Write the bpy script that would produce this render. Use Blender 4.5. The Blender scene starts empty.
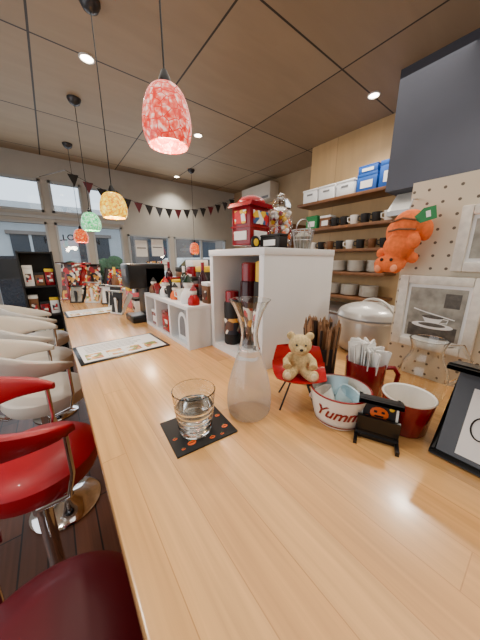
import bpy, bmesh, math, random
from mathutils import Matrix, Vector
random.seed(7)
pi=math.pi
C=1.41      # camera height
T=1.05      # counter top height
CE=C+1.40   # ceiling height
col=bpy.context.scene.collection
# ------------------------------------------------------------------ materials
def lin(c):
    c/=255.0
    return c/12.92 if c<=0.04045 else ((c+0.055)/1.055)**2.4
def rgb(t): return (lin(t[0]),lin(t[1]),lin(t[2]),1)
def newmat(name):
    m=bpy.data.materials.new(name); m.use_nodes=True
    nt=m.node_tree; return m,nt,nt.nodes['Principled BSDF']
def M(name,c,rough=.5,metal=0,noise=.1,scale=25,emi=0,trans=0,coat=0,ior=1.45,emc=None,alpha=1):
    m,nt,b=newmat(name)
    b.inputs['Roughness'].default_value=rough
    b.inputs['Metallic'].default_value=metal
    b.inputs['IOR'].default_value=ior
    b.inputs['Transmission Weight'].default_value=trans
    b.inputs['Coat Weight'].default_value=coat
    b.inputs['Alpha'].default_value=alpha
    base=rgb(c); b.inputs['Base Color'].default_value=base
    if noise>0:
        tc=nt.nodes.new('ShaderNodeTexCoord'); n=nt.nodes.new('ShaderNodeTexNoise'); n.inputs['Scale'].default_value=scale
        n.inputs['Detail'].default_value=4
        r=nt.nodes.new('ShaderNodeValToRGB')
        r.color_ramp.elements[0].position=.3; r.color_ramp.elements[1].position=.7
        r.color_ramp.elements[0].color=tuple(v*(1-noise) for v in base[:3])+(1,)
        r.color_ramp.elements[1].color=tuple(min(1,v*(1+noise)) for v in base[:3])+(1,)
        nt.links.new(tc.outputs['Object'],n.inputs['Vector']); nt.links.new(n.outputs['Fac'],r.inputs['Fac'])
        nt.links.new(r.outputs['Color'],b.inputs['Base Color'])
    if emi>0:
        b.inputs['Emission Color'].default_value=rgb(emc or c); b.inputs['Emission Strength'].default_value=emi
    return m
def multi(name,cols,scale=30,rough=.5):
    m,nt,b=newmat(name); N=nt.nodes.new; L=nt.links.new
    tc=N('ShaderNodeTexCoord'); v=N('ShaderNodeTexVoronoi'); v.inputs['Scale'].default_value=scale; L(tc.outputs['Object'],v.inputs['Vector'])
    s=N('ShaderNodeSeparateColor'); L(v.outputs['Color'],s.inputs[0])
    r=N('ShaderNodeValToRGB'); r.color_ramp.interpolation='CONSTANT'; e=r.color_ramp.elements
    e[0].color=rgb(cols[0]); e[1].position=1/len(cols); e[1].color=rgb(cols[1])
    for i,c in enumerate(cols[2:]): k=e.new((i+2)/len(cols)); k.color=rgb(c)
    L(s.outputs[0],r.inputs['Fac']); L(r.outputs['Color'],b.inputs['Base Color']); b.inputs['Roughness'].default_value=rough; return m
def planks(name,c1,c2,mortar,bw,rh,ms,ox=0,oy=0,offset=.37,rough=.3,grain=.25,gscale=(60,2.2),coat=0):
    m,nt,b=newmat(name); N=nt.nodes.new; L=nt.links.new
    tc=N('ShaderNodeTexCoord'); sp=N('ShaderNodeSeparateXYZ'); cb=N('ShaderNodeCombineXYZ'); L(tc.outputs['Object'],sp.inputs[0])
    ax=N('ShaderNodeMath'); ax.operation='ADD'; ax.inputs[1].default_value=oy; L(sp.outputs['Y'],ax.inputs[0])
    ay=N('ShaderNodeMath'); ay.operation='ADD'; ay.inputs[1].default_value=ox; L(sp.outputs['X'],ay.inputs[0])
    L(ax.outputs[0],cb.inputs[0]); L(ay.outputs[0],cb.inputs[1])
    br=N('ShaderNodeTexBrick'); br.offset=offset; br.offset_frequency=2
    br.inputs['Scale'].default_value=1; br.inputs['Brick Width'].default_value=bw; br.inputs['Row Height'].default_value=rh
    br.inputs['Mortar Size'].default_value=ms; br.inputs['Mortar Smooth'].default_value=.1
    br.inputs['Color1'].default_value=rgb(c1); br.inputs['Color2'].default_value=rgb(c2); br.inputs['Mortar'].default_value=rgb(mortar)
    L(cb.outputs[0],br.inputs['Vector'])
    mp=N('ShaderNodeMapping'); mp.inputs['Scale'].default_value=(gscale[0],gscale[1],1); L(tc.outputs['Object'],mp.inputs[0])
    no=N('ShaderNodeTexNoise'); no.inputs['Scale'].default_value=1; no.inputs['Detail'].default_value=6; no.inputs['Distortion'].default_value=.6
    va=N('ShaderNodeVectorMath'); va.operation='MULTIPLY_ADD'; va.inputs[1].default_value=(37,37,37)
    L(br.outputs['Color'],va.inputs[0]); L(mp.outputs[0],va.inputs[2]); L(va.outputs[0],no.inputs['Vector'])
    mr=N('ShaderNodeMapRange'); mr.inputs['From Min'].default_value=.3; mr.inputs['From Max'].default_value=.7
    mr.inputs['To Min'].default_value=1-grain; mr.inputs['To Max'].default_value=1+grain*.4; L(no.outputs['Fac'],mr.inputs['Value'])
    vm=N('ShaderNodeVectorMath'); vm.operation='SCALE'; L(br.outputs['Color'],vm.inputs[0]); L(mr.outputs[0],vm.inputs['Scale'])
    L(vm.outputs[0],b.inputs['Base Color']); b.inputs['Roughness'].default_value=rough; b.inputs['Coat Weight'].default_value=coat
    b.inputs['Coat Roughness'].default_value=.15
    return m
def glassmosaic(name,c1,c2,c3,emi,scale):
    m,nt,b=newmat(name); N=nt.nodes.new; L=nt.links.new
    tc=N('ShaderNodeTexCoord')
    no=N('ShaderNodeTexNoise'); no.inputs['Scale'].default_value=55; no.inputs['Detail'].default_value=5; L(tc.outputs['Object'],no.inputs['Vector'])
    r=N('ShaderNodeValToRGB'); e=r.color_ramp.elements; e[0].position=.36; e[0].color=rgb(c1); e[1].position=.66; e[1].color=rgb(c3)
    k=e.new(.5); k.color=rgb(c2); L(no.outputs['Fac'],r.inputs['Fac'])
    v2=N('ShaderNodeTexVoronoi'); v2.feature='DISTANCE_TO_EDGE'; v2.inputs['Scale'].default_value=scale; L(tc.outputs['Object'],v2.inputs['Vector'])
    lt=N('ShaderNodeMath'); lt.operation='LESS_THAN'; lt.inputs[1].default_value=.05; L(v2.outputs['Distance'],lt.inputs[0])
    mx=N('ShaderNodeMix'); mx.data_type='RGBA'; L(lt.outputs[0],mx.inputs[0]); L(r.outputs['Color'],mx.inputs[6]); mx.inputs[7].default_value=rgb(c1)
    L(mx.outputs[2],b.inputs['Base Color']); L(mx.outputs[2],b.inputs['Emission Color']); b.inputs['Emission Strength'].default_value=emi
    b.inputs['Roughness'].default_value=.25
    return m
def pegmat():
    m,nt,b=newmat('pegboard_white'); N=nt.nodes.new; L=nt.links.new
    tc=N('ShaderNodeTexCoord'); s=N('ShaderNodeVectorMath'); s.operation='SCALE'; s.inputs['Scale'].default_value=1/.036; L(tc.outputs['Object'],s.inputs[0])
    f=N('ShaderNodeVectorMath'); f.operation='FRACTION'; L(s.outputs[0],f.inputs[0])
    d=N('ShaderNodeVectorMath'); d.operation='SUBTRACT'; d.inputs[1].default_value=(.5,.5,.5); L(f.outputs[0],d.inputs[0])
    g=N('ShaderNodeVectorMath'); g.operation='MULTIPLY'; g.inputs[1].default_value=(0,1,1); L(d.outputs[0],g.inputs[0])
    l=N('ShaderNodeVectorMath'); l.operation='LENGTH'; L(g.outputs[0],l.inputs[0])
    lt=N('ShaderNodeMath'); lt.operation='LESS_THAN'; lt.inputs[1].default_value=.11; L(l.outputs['Value'],lt.inputs[0])
    mx=N('ShaderNodeMix'); mx.data_type='RGBA'; L(lt.outputs[0],mx.inputs[0]); mx.inputs[6].default_value=rgb((210,198,174)); mx.inputs[7].default_value=rgb((96,84,70))
    L(mx.outputs[2],b.inputs['Base Color']); b.inputs['Roughness'].default_value=.6
    return m
def paneglass():
    m=bpy.data.materials.new('window_glass'); m.use_nodes=True; nt=m.node_tree; nt.nodes.clear(); N=nt.nodes.new
    o=N('ShaderNodeOutputMaterial'); t=N('ShaderNodeBsdfTransparent'); g=N('ShaderNodeBsdfGlossy'); x=N('ShaderNodeMixShader')
    g.inputs['Roughness'].default_value=.03; x.inputs[0].default_value=.06
    nt.links.new(t.outputs[0],x.inputs[1]); nt.links.new(g.outputs[0],x.inputs[2]); nt.links.new(x.outputs[0],o.inputs[0]); return m
def mist():
    m=bpy.data.materials.new('misted_glass'); m.use_nodes=True; nt=m.node_tree; nt.nodes.clear(); N=nt.nodes.new
    o=N('ShaderNodeOutputMaterial'); t=N('ShaderNodeBsdfRefraction'); t.inputs['IOR'].default_value=1.03; t.inputs['Roughness'].default_value=.25
    g=N('ShaderNodeBsdfGlossy'); g.inputs['Roughness'].default_value=.15; d=N('ShaderNodeBsdfTranslucent'); d.inputs['Color'].default_value=rgb((226,232,236))
    df=N('ShaderNodeBsdfDiffuse'); df.inputs['Color'].default_value=rgb((214,222,228))
    a=N('ShaderNodeMixShader'); b_=N('ShaderNodeMixShader'); c=N('ShaderNodeMixShader'); a.inputs[0].default_value=.5; b_.inputs[0].default_value=.30; c.inputs[0].default_value=.07
    L=nt.links.new; L(d.outputs[0],a.inputs[1]); L(df.outputs[0],a.inputs[2]); L(t.outputs[0],b_.inputs[1]); L(a.outputs[0],b_.inputs[2]); L(b_.outputs[0],c.inputs[1]); L(g.outputs[0],c.inputs[2]); L(c.outputs[0],o.inputs[0]); return m

m_counter=planks('counter_wood',(224,172,108),(211,156,93),(190,136,80),.70,.062,.0006,rough=.27,grain=.2,gscale=(80,3),coat=.35)
m_counter_side=M('counter_edge_wood',(190,138,84),.35,noise=.15,scale=12)
m_floor=planks('floor_wood',(104,62,42),(74,45,33),(20,13,10),.9,.11,.004,rough=.42,grain=.35,gscale=(30,1.5))
m_ceil=planks('ceiling_plywood',(170,149,121),(142,122,98),(46,38,30),1.035,.935,.007,ox=-.10+.935*2,oy=-1.3+1.035*3,offset=0,rough=.6,grain=.08,gscale=(2,9))
m_ply=planks('wall_plywood',(200,166,118),(190,156,108),(150,115,75),3,3,.002,rough=.5,grain=.12,gscale=(2,9))
m_wallw=M('wall_white',(182,180,174),.7,noise=.04,scale=6)
m_wallb=M('wall_beige',(166,144,114),.7,noise=.06,scale=5)
m_slate=M('slate_blue',(70,73,85),.6,noise=.06,scale=4)
m_white=M('white_laminate',(232,234,236),.35,noise=.02,scale=8)
m_whitesh=M('white_shelf_inner',(208,208,206),.4,noise=.03)
m_whitep=M('white_paint',(224,223,218),.45,noise=.04)
m_frame_al=M('window_frame',(176,182,186),.4,noise=.03)
m_black=M('black_plastic',(20,20,22),.3,noise=.1)
m_blackm=M('black_matte',(26,24,24),.6,noise=.15)
m_brown=M('brown_wood',(116,76,46),.45,noise=.25,scale=14)
m_chrome=M('chrome',(225,225,228),.08,metal=1,noise=0)
m_steel=M('brushed_steel',(190,190,192),.3,metal=1,noise=.05)
m_redv=M('red_vinyl',(166,8,30),.42,noise=.08,scale=6,coat=.08)
m_dred=M('dark_red_vinyl',(92,5,24),.45,noise=.1,scale=6,coat=.05)
m_cream=M('cream_vinyl',(210,202,190),.4,noise=.05,scale=6)
m_glass=M('clear_glass',(250,252,252),.01,trans=1,noise=0,ior=1.45)
m_frost=mist()
m_water=M('water',(245,250,250),.0,trans=1,noise=0,ior=1.33)
m_waterc=M('chilled_water',(246,250,252),.15,trans=1,noise=0,ior=1.04)
m_pane=paneglass()
m_peg=pegmat()
m_red=M('red_gloss',(170,10,20),.25,noise=.06)
m_redc=M('red_enamel',(130,6,22),.22,noise=.06,coat=.4)
m_ceram=M('white_ceramic',(236,231,222),.25,noise=.03,coat=.3)
m_paper=M('white_paper',(238,237,234),.7,noise=.03)
m_lblue=M('pale_blue_plastic',(176,206,218),.35,noise=.05)
m_orange=M('orange_plush',(228,112,54),.95,noise=.15,scale=90)
m_opink=M('peach_plush',(240,156,112),.95,noise=.12,scale=90)
m_green=M('green_card',(40,128,72),.6,noise=.05)
m_bear=M('beige_plush',(205,180,130),.95,noise=.25,scale=150)
m_bearl=M('pale_plush',(226,206,166),.95,noise=.15,scale=150)
m_yellow=M('yellow',(232,190,40),.4,noise=.08)
m_blue=M('blue_box',(28,84,168),.4,noise=.1)
m_pump=M('pumpkin_orange',(232,98,20),.5,noise=.1)
m_pencil=M('pencil_wood',(140,104,72),.6,noise=.3,scale=50)
m_pdark=M('pencil_dark',(52,40,34),.6,noise=.3,scale=50)
m_cooker=M('cooker_champagne',(190,184,174),.3,metal=.5,noise=.04)
m_cookl=M('cooker_lid',(208,204,198),.25,metal=.3,noise=.04)
m_fw=M('distressed_frame',(220,215,204),.6,noise=.12,scale=60)
m_sketch=M('sketch_print',(150,146,134),.5,noise=.45,scale=26)
m_sketchd=M('sketch_dark',(84,78,70),.5,noise=.5,scale=60)
m_pink=M('pink',(214,110,128),.5,noise=.1)
m_dgreen=M('dark_green_glass',(22,40,26),.1,noise=.1)
m_dwine=M('dark_wine',(50,8,16),.12,noise=.1)
m_poster=multi('poster_mixed',[(190,36,46),(232,226,214),(90,60,50),(40,44,60),(226,170,80)],34)
m_food=multi('menu_print',[(214,150,80),(240,236,228),(170,90,50),(120,140,60),(236,190,120)],60)
m_candy=multi('candy_mix',[(240,240,236),(190,20,30),(200,30,40),(232,190,40),(40,90,140)],50)
m_grey=M('grey',(120,122,126),.5,noise=.08)
m_dgrey=M('dark_grey',(58,58,62),.25,noise=.1)
m_asph=M('asphalt',(120,120,120),.8,noise=.1,scale=10)
m_fac=M('facade',(184,188,190),.7,noise=.05,scale=3)
m_fac2=M('facade_tiles',(124,114,106),.7,noise=.12,scale=3)
m_facw=M('facade_window',(40,50,60),.3,noise=.1,scale=3)
m_leaf=M('foliage',(48,78,42),.8,noise=.4,scale=9)
m_carw=M('car_paint',(30,36,48),.2,noise=.02,coat=.6)
m_tire=M('tyre',(22,22,22),.7)
m_emw=M('downlight_glow',(255,240,214),.5,noise=0,emi=22)
m_l1=glassmosaic('lamp_glass_pink',(206,40,30),(240,104,84),(255,212,196),1.15,38)
m_l2=glassmosaic('lamp_glass_yellow',(206,128,4),(250,204,24),(255,240,110),1.35,44)
m_l3=glassmosaic('lamp_glass_green',(40,160,100),(120,222,150),(214,250,214),1.1,44)
m_l4=glassmosaic('lamp_glass_orange',(176,34,10),(236,90,30),(255,170,100),1.1,44)
# ------------------------------------------------------------------ mesh builder
class B:
    def __init__(s): s.bm=bmesh.new(); s.mats=[]
    def _mi(s,m):
        if m not in s.mats: s.mats.append(m)
        return s.mats.index(m)
    def _fin(s,m,X=None):
        i=s._mi(m); nf=[f for f in s.bm.faces if not f.tag]; vs=set()
        for f in nf:
            f.material_index=i; f.tag=True; vs.update(f.verts)
        if X is not None: bmesh.ops.transform(s.bm,matrix=X,verts=list(vs))
        return s
    def box(s,x0,x1,y0,y1,z0,z1,m,bev=0,X=None,seg=2):
        r=bmesh.ops.create_cube(s.bm,size=1)
        bmesh.ops.transform(s.bm,matrix=Matrix.Translation(((x0+x1)/2,(y0+y1)/2,(z0+z1)/2))@Matrix.Diagonal((abs(x1-x0),abs(y1-y0),abs(z1-z0),1)),verts=r['verts'])
        if bev>0:
            es=set()
            for v in r['verts']: es.update(v.link_edges)
            bmesh.ops.bevel(s.bm,geom=list(es),offset=bev,segments=seg,affect='EDGES',profile=.5)
        return s._fin(m,X)
    def lathe(s,prof,m,seg=32,X=None,c=(0,0,0)):
        rings=[]
        for r,z in prof:
            if r<1e-6: rings.append([s.bm.verts.new((c[0],c[1],c[2]+z))])
            else: rings.append([s.bm.verts.new((c[0]+r*math.cos(2*pi*k/seg),c[1]+r*math.sin(2*pi*k/seg),c[2]+z)) for k in range(seg)])
        for a,b in zip(rings,rings[1:]):
            if len(a)==1 and len(b)==1: continue
            for k in range(seg):
                j=(k+1)%seg
                if len(a)==1: s.bm.faces.new((a[0],b[j],b[k]))
                elif len(b)==1: s.bm.faces.new((a[k],a[j],b[0]))
                else: s.bm.faces.new((a[k],a[j],b[j],b[k]))
        return s._fin(m,X)
    def cyl(s,c,r,h,m,seg=24,X=None,r2=None,bev=.0):
        r2=r if r2 is None else r2
        if bev: p=[(0,0),(r-bev,0),(r,bev),(r2,h-bev),(r2-bev,h),(0,h)]
        else: p=[(0,0),(r,0),(r2,h),(0,h)]
        return s.lathe(p,m,seg,X,c)
    def sph(s,c,r,m,X=None,seg=20):
        if not isinstance(r,tuple): r=(r,r,r)
        q=bmesh.ops.create_uvsphere(s.bm,u_segments=seg,v_segments=max(6,seg//2),radius=1)
        bmesh.ops.transform(s.bm,matrix=Matrix.Translation(c)@Matrix.Diagonal((r[0],r[1],r[2],1)),verts=q['verts'])
        return s._fin(m,X)
    def tube(s,pts,r,m,seg=10,closed=False,X=None):
        pts=[Vector(p) for p in pts]; n=len(pts); rings=[]; up=Vector((0,0,1)); prev=None
        for i,p in enumerate(pts):
            if closed: d=(pts[(i+1)%n]-pts[i-1]).normalized()
            else: d=(pts[min(i+1,n-1)]-pts[max(i-1,0)]).normalized()
            if prev is None:
                a=d.cross(up)
                if a.length<.1: a=d.cross(Vector((1,0,0)))
            else: a=prev-d*prev.dot(d)
            a.normalize(); prev=a; b=d.cross(a)
            rr=r[i] if isinstance(r,(list,tuple)) else r
            rings.append([s.bm.verts.new(p+a*rr*math.cos(2*pi*k/seg)+b*rr*math.sin(2*pi*k/seg)) for k in range(seg)])
        R=rings+([rings[0]] if closed else [])
        for a,b in zip(R,R[1:]):
            for k in range(seg): j=(k+1)%seg; s.bm.faces.new((a[k],a[j],b[j],b[k]))
        if not closed:
            s.bm.faces.new(rings[0]); s.bm.faces.new(rings[-1])
        return s._fin(m,X)
    def prism(s,pts,z0,z1,m,X=None):
        a=[s.bm.verts.new((x,y,z0)) for x,y in pts]; b=[s.bm.verts.new((x,y,z1)) for x,y in pts]; n=len(pts)
        s.bm.faces.new(a[::-1]); s.bm.faces.new(b)
        for k in range(n): j=(k+1)%n; s.bm.faces.new((a[k],a[j],b[j],b[k]))
        return s._fin(m,X)
    def sweep(s,rings,m,closed=False,X=None):
        R=[[s.bm.verts.new(p) for p in r] for r in rings]
        for a,b in zip(R,R[1:]):
            n=len(a)
            for k in range(n): j=(k+1)%n; s.bm.faces.new((a[k],a[j],b[j],b[k]))
        s.bm.faces.new(R[0]); s.bm.faces.new(R[-1])
        return s._fin(m,X)
    def done(s,name,parent=None,loc=(0,0,0),rot=(0,0,0),label=None,cat=None,group=None,kind=None,angle=40):
        bmesh.ops.recalc_face_normals(s.bm,faces=s.bm.faces[:])
        me=bpy.data.meshes.new(name); s.bm.to_mesh(me); s.bm.free()
        for m in s.mats: me.materials.append(m)
        for p in me.polygons: p.use_smooth=True
        me.set_sharp_from_angle(angle=math.radians(angle))
        o=bpy.data.objects.new(name,me); col.objects.link(o); o.location=loc; o.rotation_euler=rot
        if parent: o.parent=parent
        tagp(o,label,cat,group,kind); return o
def tagp(o,label=None,cat=None,group=None,kind=None):
    if label: o['label']=label
    if cat: o['category']=cat
    if group: o['group']=group
    if kind: o['kind']=kind
def thing(name,label,cat,loc=(0,0,0),rz=0,group=None,rot=None,sc=1):
    e=bpy.data.objects.new(name,None); e.empty_display_size=.05; col.objects.link(e); e.location=loc; e.scale=(sc,sc,sc)
    e.rotation_euler=rot if rot else (0,0,rz); tagp(e,label,cat,group); return e
def dup(o,loc,rz=None,label=None,parent=None,name=None):
    c=o.copy(); col.objects.link(c)
    if parent is None:
        c.location=loc
        if rz is not None: c.rotation_euler=(0,0,rz)
        if label: c['label']=label
    else: c.parent=parent
    for k in list(o.children): dup(k,None,parent=c)
    return c
def text(name,s,size,mat,parent=None,loc=(0,0,0),rot=(0,0,0),ext=.0006,wrap=None,label=None,shear=0,bold=0,arch=0):
    cu=bpy.data.curves.new(name,'FONT'); cu.body=s; cu.size=size; cu.extrude=ext; cu.align_x='CENTER'; cu.align_y='CENTER'; cu.shear=shear; cu.offset=bold
    t=bpy.data.objects.new(name+'_tmp',cu); col.objects.link(t); bpy.context.view_layer.update()
    me=bpy.data.meshes.new_from_object(t.evaluated_get(bpy.context.evaluated_depsgraph_get()))
    bpy.data.objects.remove(t)
    if wrap:
        fn,a0,z0=wrap
        for v in me.vertices:
            z=z0+v.co.y; r=fn(z)+v.co.z+.0004; a=a0+v.co.x/fn(z); v.co=(r*math.cos(a),r*math.sin(a),z)
    if arch:
        for v in me.vertices: v.co.y-=arch*v.co.x**2
    me.materials.clear(); me.materials.append(mat)
    o=bpy.data.objects.new(name,me); col.objects.link(o); o.location=loc; o.rotation_euler=rot
    if parent: o.parent=parent
    if label: o['label']=label
    return o
def smooth(p,n=3):
    for _ in range(n):
        q=[p[0]]
        for a,b_ in zip(p,p[1:]):
            q+= [(a[0]*.75+b_[0]*.25,a[1]*.75+b_[1]*.25),(a[0]*.25+b_[0]*.75,a[1]*.25+b_[1]*.75)]
        q.append(p[-1]); p=q
    return p
RX=lambda a:Matrix.Rotation(a,4,'X'); RY=lambda a:Matrix.Rotation(a,4,'Y'); RZ=lambda a:Matrix.Rotation(a,4,'Z'); TR=lambda *p:Matrix.Translation(p)
# ------------------------------------------------------------------ room
YF=4.65
B().box(-1.8,3.4,-1.6,YF,-.05,0,m_floor).done('floor',kind='structure')
B().box(-1.8,3.5,-1.6,YF+.1,CE,CE+.08,m_ceil).done('ceiling',kind='structure')
B().box(-1.9,-1.8,-1.6,YF,0,CE,m_wallw).done('wall_left',kind='structure')
B().box(-1.8,3.4,-1.7,-1.6,0,CE,m_wallw).done('wall_back',kind='structure')
B().box(2.9,3.4,-1.6,2.25,0,CE,m_ply).done('wall_right',kind='structure')
B().box(3.4,3.5,2.25,YF,0,CE,m_wallb).done('wall_side',kind='structure')
B().box(2.33,2.9,-1.6,1.03,C+.556,CE,m_slate).done('wall_soffit',kind='structure')
ops=[(-1.3,.04,C+.66,C+1.09),(.13,.52,C+.66,C+1.09),(.60,1.04,C+.66,C+1.09),
     (-1.3,.04,C-.75,C+.53),(.13,.52,C-.75,C+.53),(.60,1.04,C-.75,C+.53),(1.12,1.86,0,C+.43),(1.95,3.15,C-.4,C+.43)]
xs=sorted({-1.8,3.4}|{o[0] for o in ops}|{o[1] for o in ops}); zs=sorted({0,CE}|{o[2] for o in ops}|{o[3] for o in ops})
b=B()
for x0,x1 in zip(xs,xs[1:]):
    for z0,z1 in zip(zs,zs[1:]):
        cx=(x0+x1)/2; cz=(z0+z1)/2
        if not any(o[0]<cx<o[1] and o[2]<cz<o[3] for o in ops): b.box(x0,x1,YF,YF+.1,z0,z1,m_wallw)
b.done('wall_front',kind='structure')
for i,o in enumerate(ops):
    x0,x1,z0,z1=o; w=.03; b=B()
    for q in ((x0,x0+w,z0,z1),(x1-w,x1,z0,z1),(x0,x1,z0,z0+w),(x0,x1,z1-w,z1)): b.box(q[0],q[1],YF-.02,YF+.06,q[2],q[3],m_frame_al)
    if i==6: b.box(x0+w,x1-w,YF,YF+.05,z0+w,z0+.35,m_frame_al)
    if i in(3,7): b.box((x0+x1)/2-.02,(x0+x1)/2+.02,YF,YF+.05,z0,z1,m_frame_al)
    nm=('door_1' if i==6 else 'window_%d'%(i+1))
    f=b.done(nm,kind='structure')
    B().box(x0+w,x1-w,YF+.03,YF+.035,z0+w,z1-w,m_pane).done('pane',parent=f)
B().box(-1.8,1.08,YF-.03,YF-.001,C+.575,C+.615,m_frame_al).done('trim_1',kind='structure')
for k,(x,z,w,h,mm) in enumerate([(1.24,C+.2,.2,.28,m_paper),(1.52,C+.22,.22,.3,m_paper),(1.4,C-.12,.3,.2,m_poster),(1.7,C-.1,.14,.2,m_paper),(2.3,C+.2,.2,.2,m_poster)]):
    B().box(x,x+w,YF+.018,YF+.022,z-h/2,z+h/2,mm).box(x+.02,x+w-.02,YF+.0165,YF+.018,z,z+.02,m_grey).done('notice',label='paper notice stuck to the glass entrance',cat='notice',group='notices on the door glass')
t=text('window_lettering','HALLOWEEN',.12,m_blackm,loc=(.33,YF+.01,C+.33),rot=(pi/2,0,0),bold=.002,arch=.45); tagp(t,'small dark letters arched across the window glass','sign')
# ------------------------------------------------------------------ outside
B().box(-12,14,YF+.1,26,-.12,-.02,m_asph).done('ground',kind='structure')
b=B().box(-12,2.6,12,13,-.02,3.4,m_fac)
for k in range(7):
    b.box(-11+k*2.0,-9.9+k*2.0,11.95,12,.9,2.3,m_facw); b.box(-11.1+k*2.0,-9.8+k*2.0,11.85,12,2.3,2.42,m_fac2)
    b.box(-10.49+k*2.0,-10.41+k*2.0,11.93,12,.9,2.3,m_fac)
b.box(-12,2.6,11.5,12,2.85,3.05,m_fac2).box(-12,2.6,11.94,12,-.02,.7,m_fac2)
b.done('building',label='pale building facade across the street',cat='building')
b=B().box(3.0,14,11.5,13,-.02,4.6,m_fac2)
for k in range(4): b.box(3.6+k*2.2,4.9+k*2.2,11.45,11.5,.2,2.3,m_facw).box(3.5+k*2.2,5+k*2.2,11.3,11.5,2.4,2.55,m_fac)
b.done('building',label='tiled building with shop windows across the street',cat='building')
for k,(x,y,s) in enumerate([(-2.0,10.4,.9),(1.7,10.2,1.0),(.6,10.6,.8)]):
    e=thing('street_shrub','leafy green shrub in a street planter','plant',(x,y,-.02),group='shrubs across the street')
    B().box(-.4,.4,-.3,.3,0,.4,m_fac2,bev=.02).done('planter',e)
    b=B()
    for i in range(14): a=random.random()*6.28; b.sph((.35*math.cos(a)*random.random(),.3*math.sin(a)*random.random(),.5+.8*s*random.random()),.22+.1*random.random(),m_leaf,seg=10)
    b.done('foliage',e)
def car(x,y,mm,label):
    e=thing('car',label,'car',(x,y,-.02))
    pr=[(-2,.35),(-2.05,.8),(-1.85,1.0),(-1.1,1.05),(-.6,1.5),(1.0,1.52),(1.7,1.05),(2.0,.95),(2.05,.35)]
    B().prism(pr,-.8,.8,mm,X=RX(pi/2)).done('body',e)
    gl=[(-.95,1.06),(-.55,1.44),(.95,1.46),(1.5,1.06)]
    B().prism(gl,-.81,.81,m_black,X=RX(pi/2)).done('side_window',e)
    for sx in(-1.3,1.3):
        for sy in(-.72,.72): B().cyl((0,0,-.1),.33,.2,m_tire,X=TR(sx,sy,.33)@RX(pi/2),bev=.03).done('wheel',e)
car(-1.0,7.6,m_carw,'dark compact car parked outside the window'); car(4.0,8.2,m_whitep,'white compact car parked on the street')
# ------------------------------------------------------------------ counter
B().box(.02,1.14,-1.3,2.95,T-.045,T,m_counter,bev=.004).done('countertop',label='long glossy light-wood plank bar countertop',cat='countertop')
B().box(.32,1.08,-1.28,2.9,0,T-.045,m_counter_side).done('bar_counter',label='wooden bar front carrying the countertop',cat='counter')
# ------------------------------------------------------------------ stools
def stool(loc,mm,label,rz=0,arm=.022,back=.068,a0=58,sc=.9,zs=1.055):
    e=thing('bar_stool',label,'stool',loc,rz,group='swivel bar stools along the counter')
    e.scale=(sc,sc,zs)
    B().lathe([(0,0),(.19,0),(.195,.008),(.18,.018),(.10,.035),(.045,.05),(.035,.07),(0,.07)],m_chrome,40).done('base',e)
    B().cyl((0,0,.06),.027,.5,m_chrome).cyl((0,0,.5),.036,.13,m_chrome).cyl((0,0,.625),.12,.012,m_black).done('pole',e)
    B().lathe([(0,.635),(.15,.635),(.190,.65),(.205,.68),(.20,.71),(.17,.732),(.10,.742),(0,.744)],mm,40,X=TR(.02,0,0)).done('seat',e)
    rings=[]; n=36
    for i in range(n+1):
        a=math.radians(a0+(360-2*a0)*i/n); q=math.sin(pi*i/n); en=min(1,.55+min(i,n-i)*.2)
        hh=(arm+back*q**1.8)*en; zc=.865+.055*q; th=.022*en; rr=.228+.006*q
        c=[]
        for k in range(14):
            t=2*pi*k/14; cc=math.copysign(abs(math.cos(t))**.6,math.cos(t)); ss=math.copysign(abs(math.sin(t))**.7,math.sin(t))
            r=rr+th*cc+.03*q*ss; c.append((r*math.cos(a),r*math.sin(a),zc+hh*ss))
        rings.append(c)
    B().sweep(rings,mm).done('backrest',e)
    for sgn in(-1,1):
        ax=.235*math.cos(math.radians(a0+8)); ay=.235*math.sin(math.radians(a0+8))
        B().tube([(-.03,sgn*.08,.638),(-.01,sgn*.16,.625),(ax*.8,sgn*.215,.66),(ax,sgn*ay,.73),(ax,sgn*ay,.855)],.009,m_chrome).done('support',e)
    B().tube([(-.08,0,.638),(-.17,0,.625),(-.225,0,.66),(-.24,0,.75),(-.24,0,.85)],.013,m_chrome).done('support',e)
stool((-.125,.385,0),m_dred,'dark red vinyl bar stool with wraparound back and chrome pedestal',math.radians(22),arm=.075,back=.03,a0=78,zs=1.04)
stool((-.15,.985,0),m_redv,'bright red vinyl bar stool with wraparound back and chrome pedestal',.12)
for k,y in enumerate((1.53,2.10,2.66)): stool((-.13 if k==0 else -.16,y,0),m_cream,'cream vinyl bar stool with wraparound back and chrome pedestal',[.2,-.1,.1][k])
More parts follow.
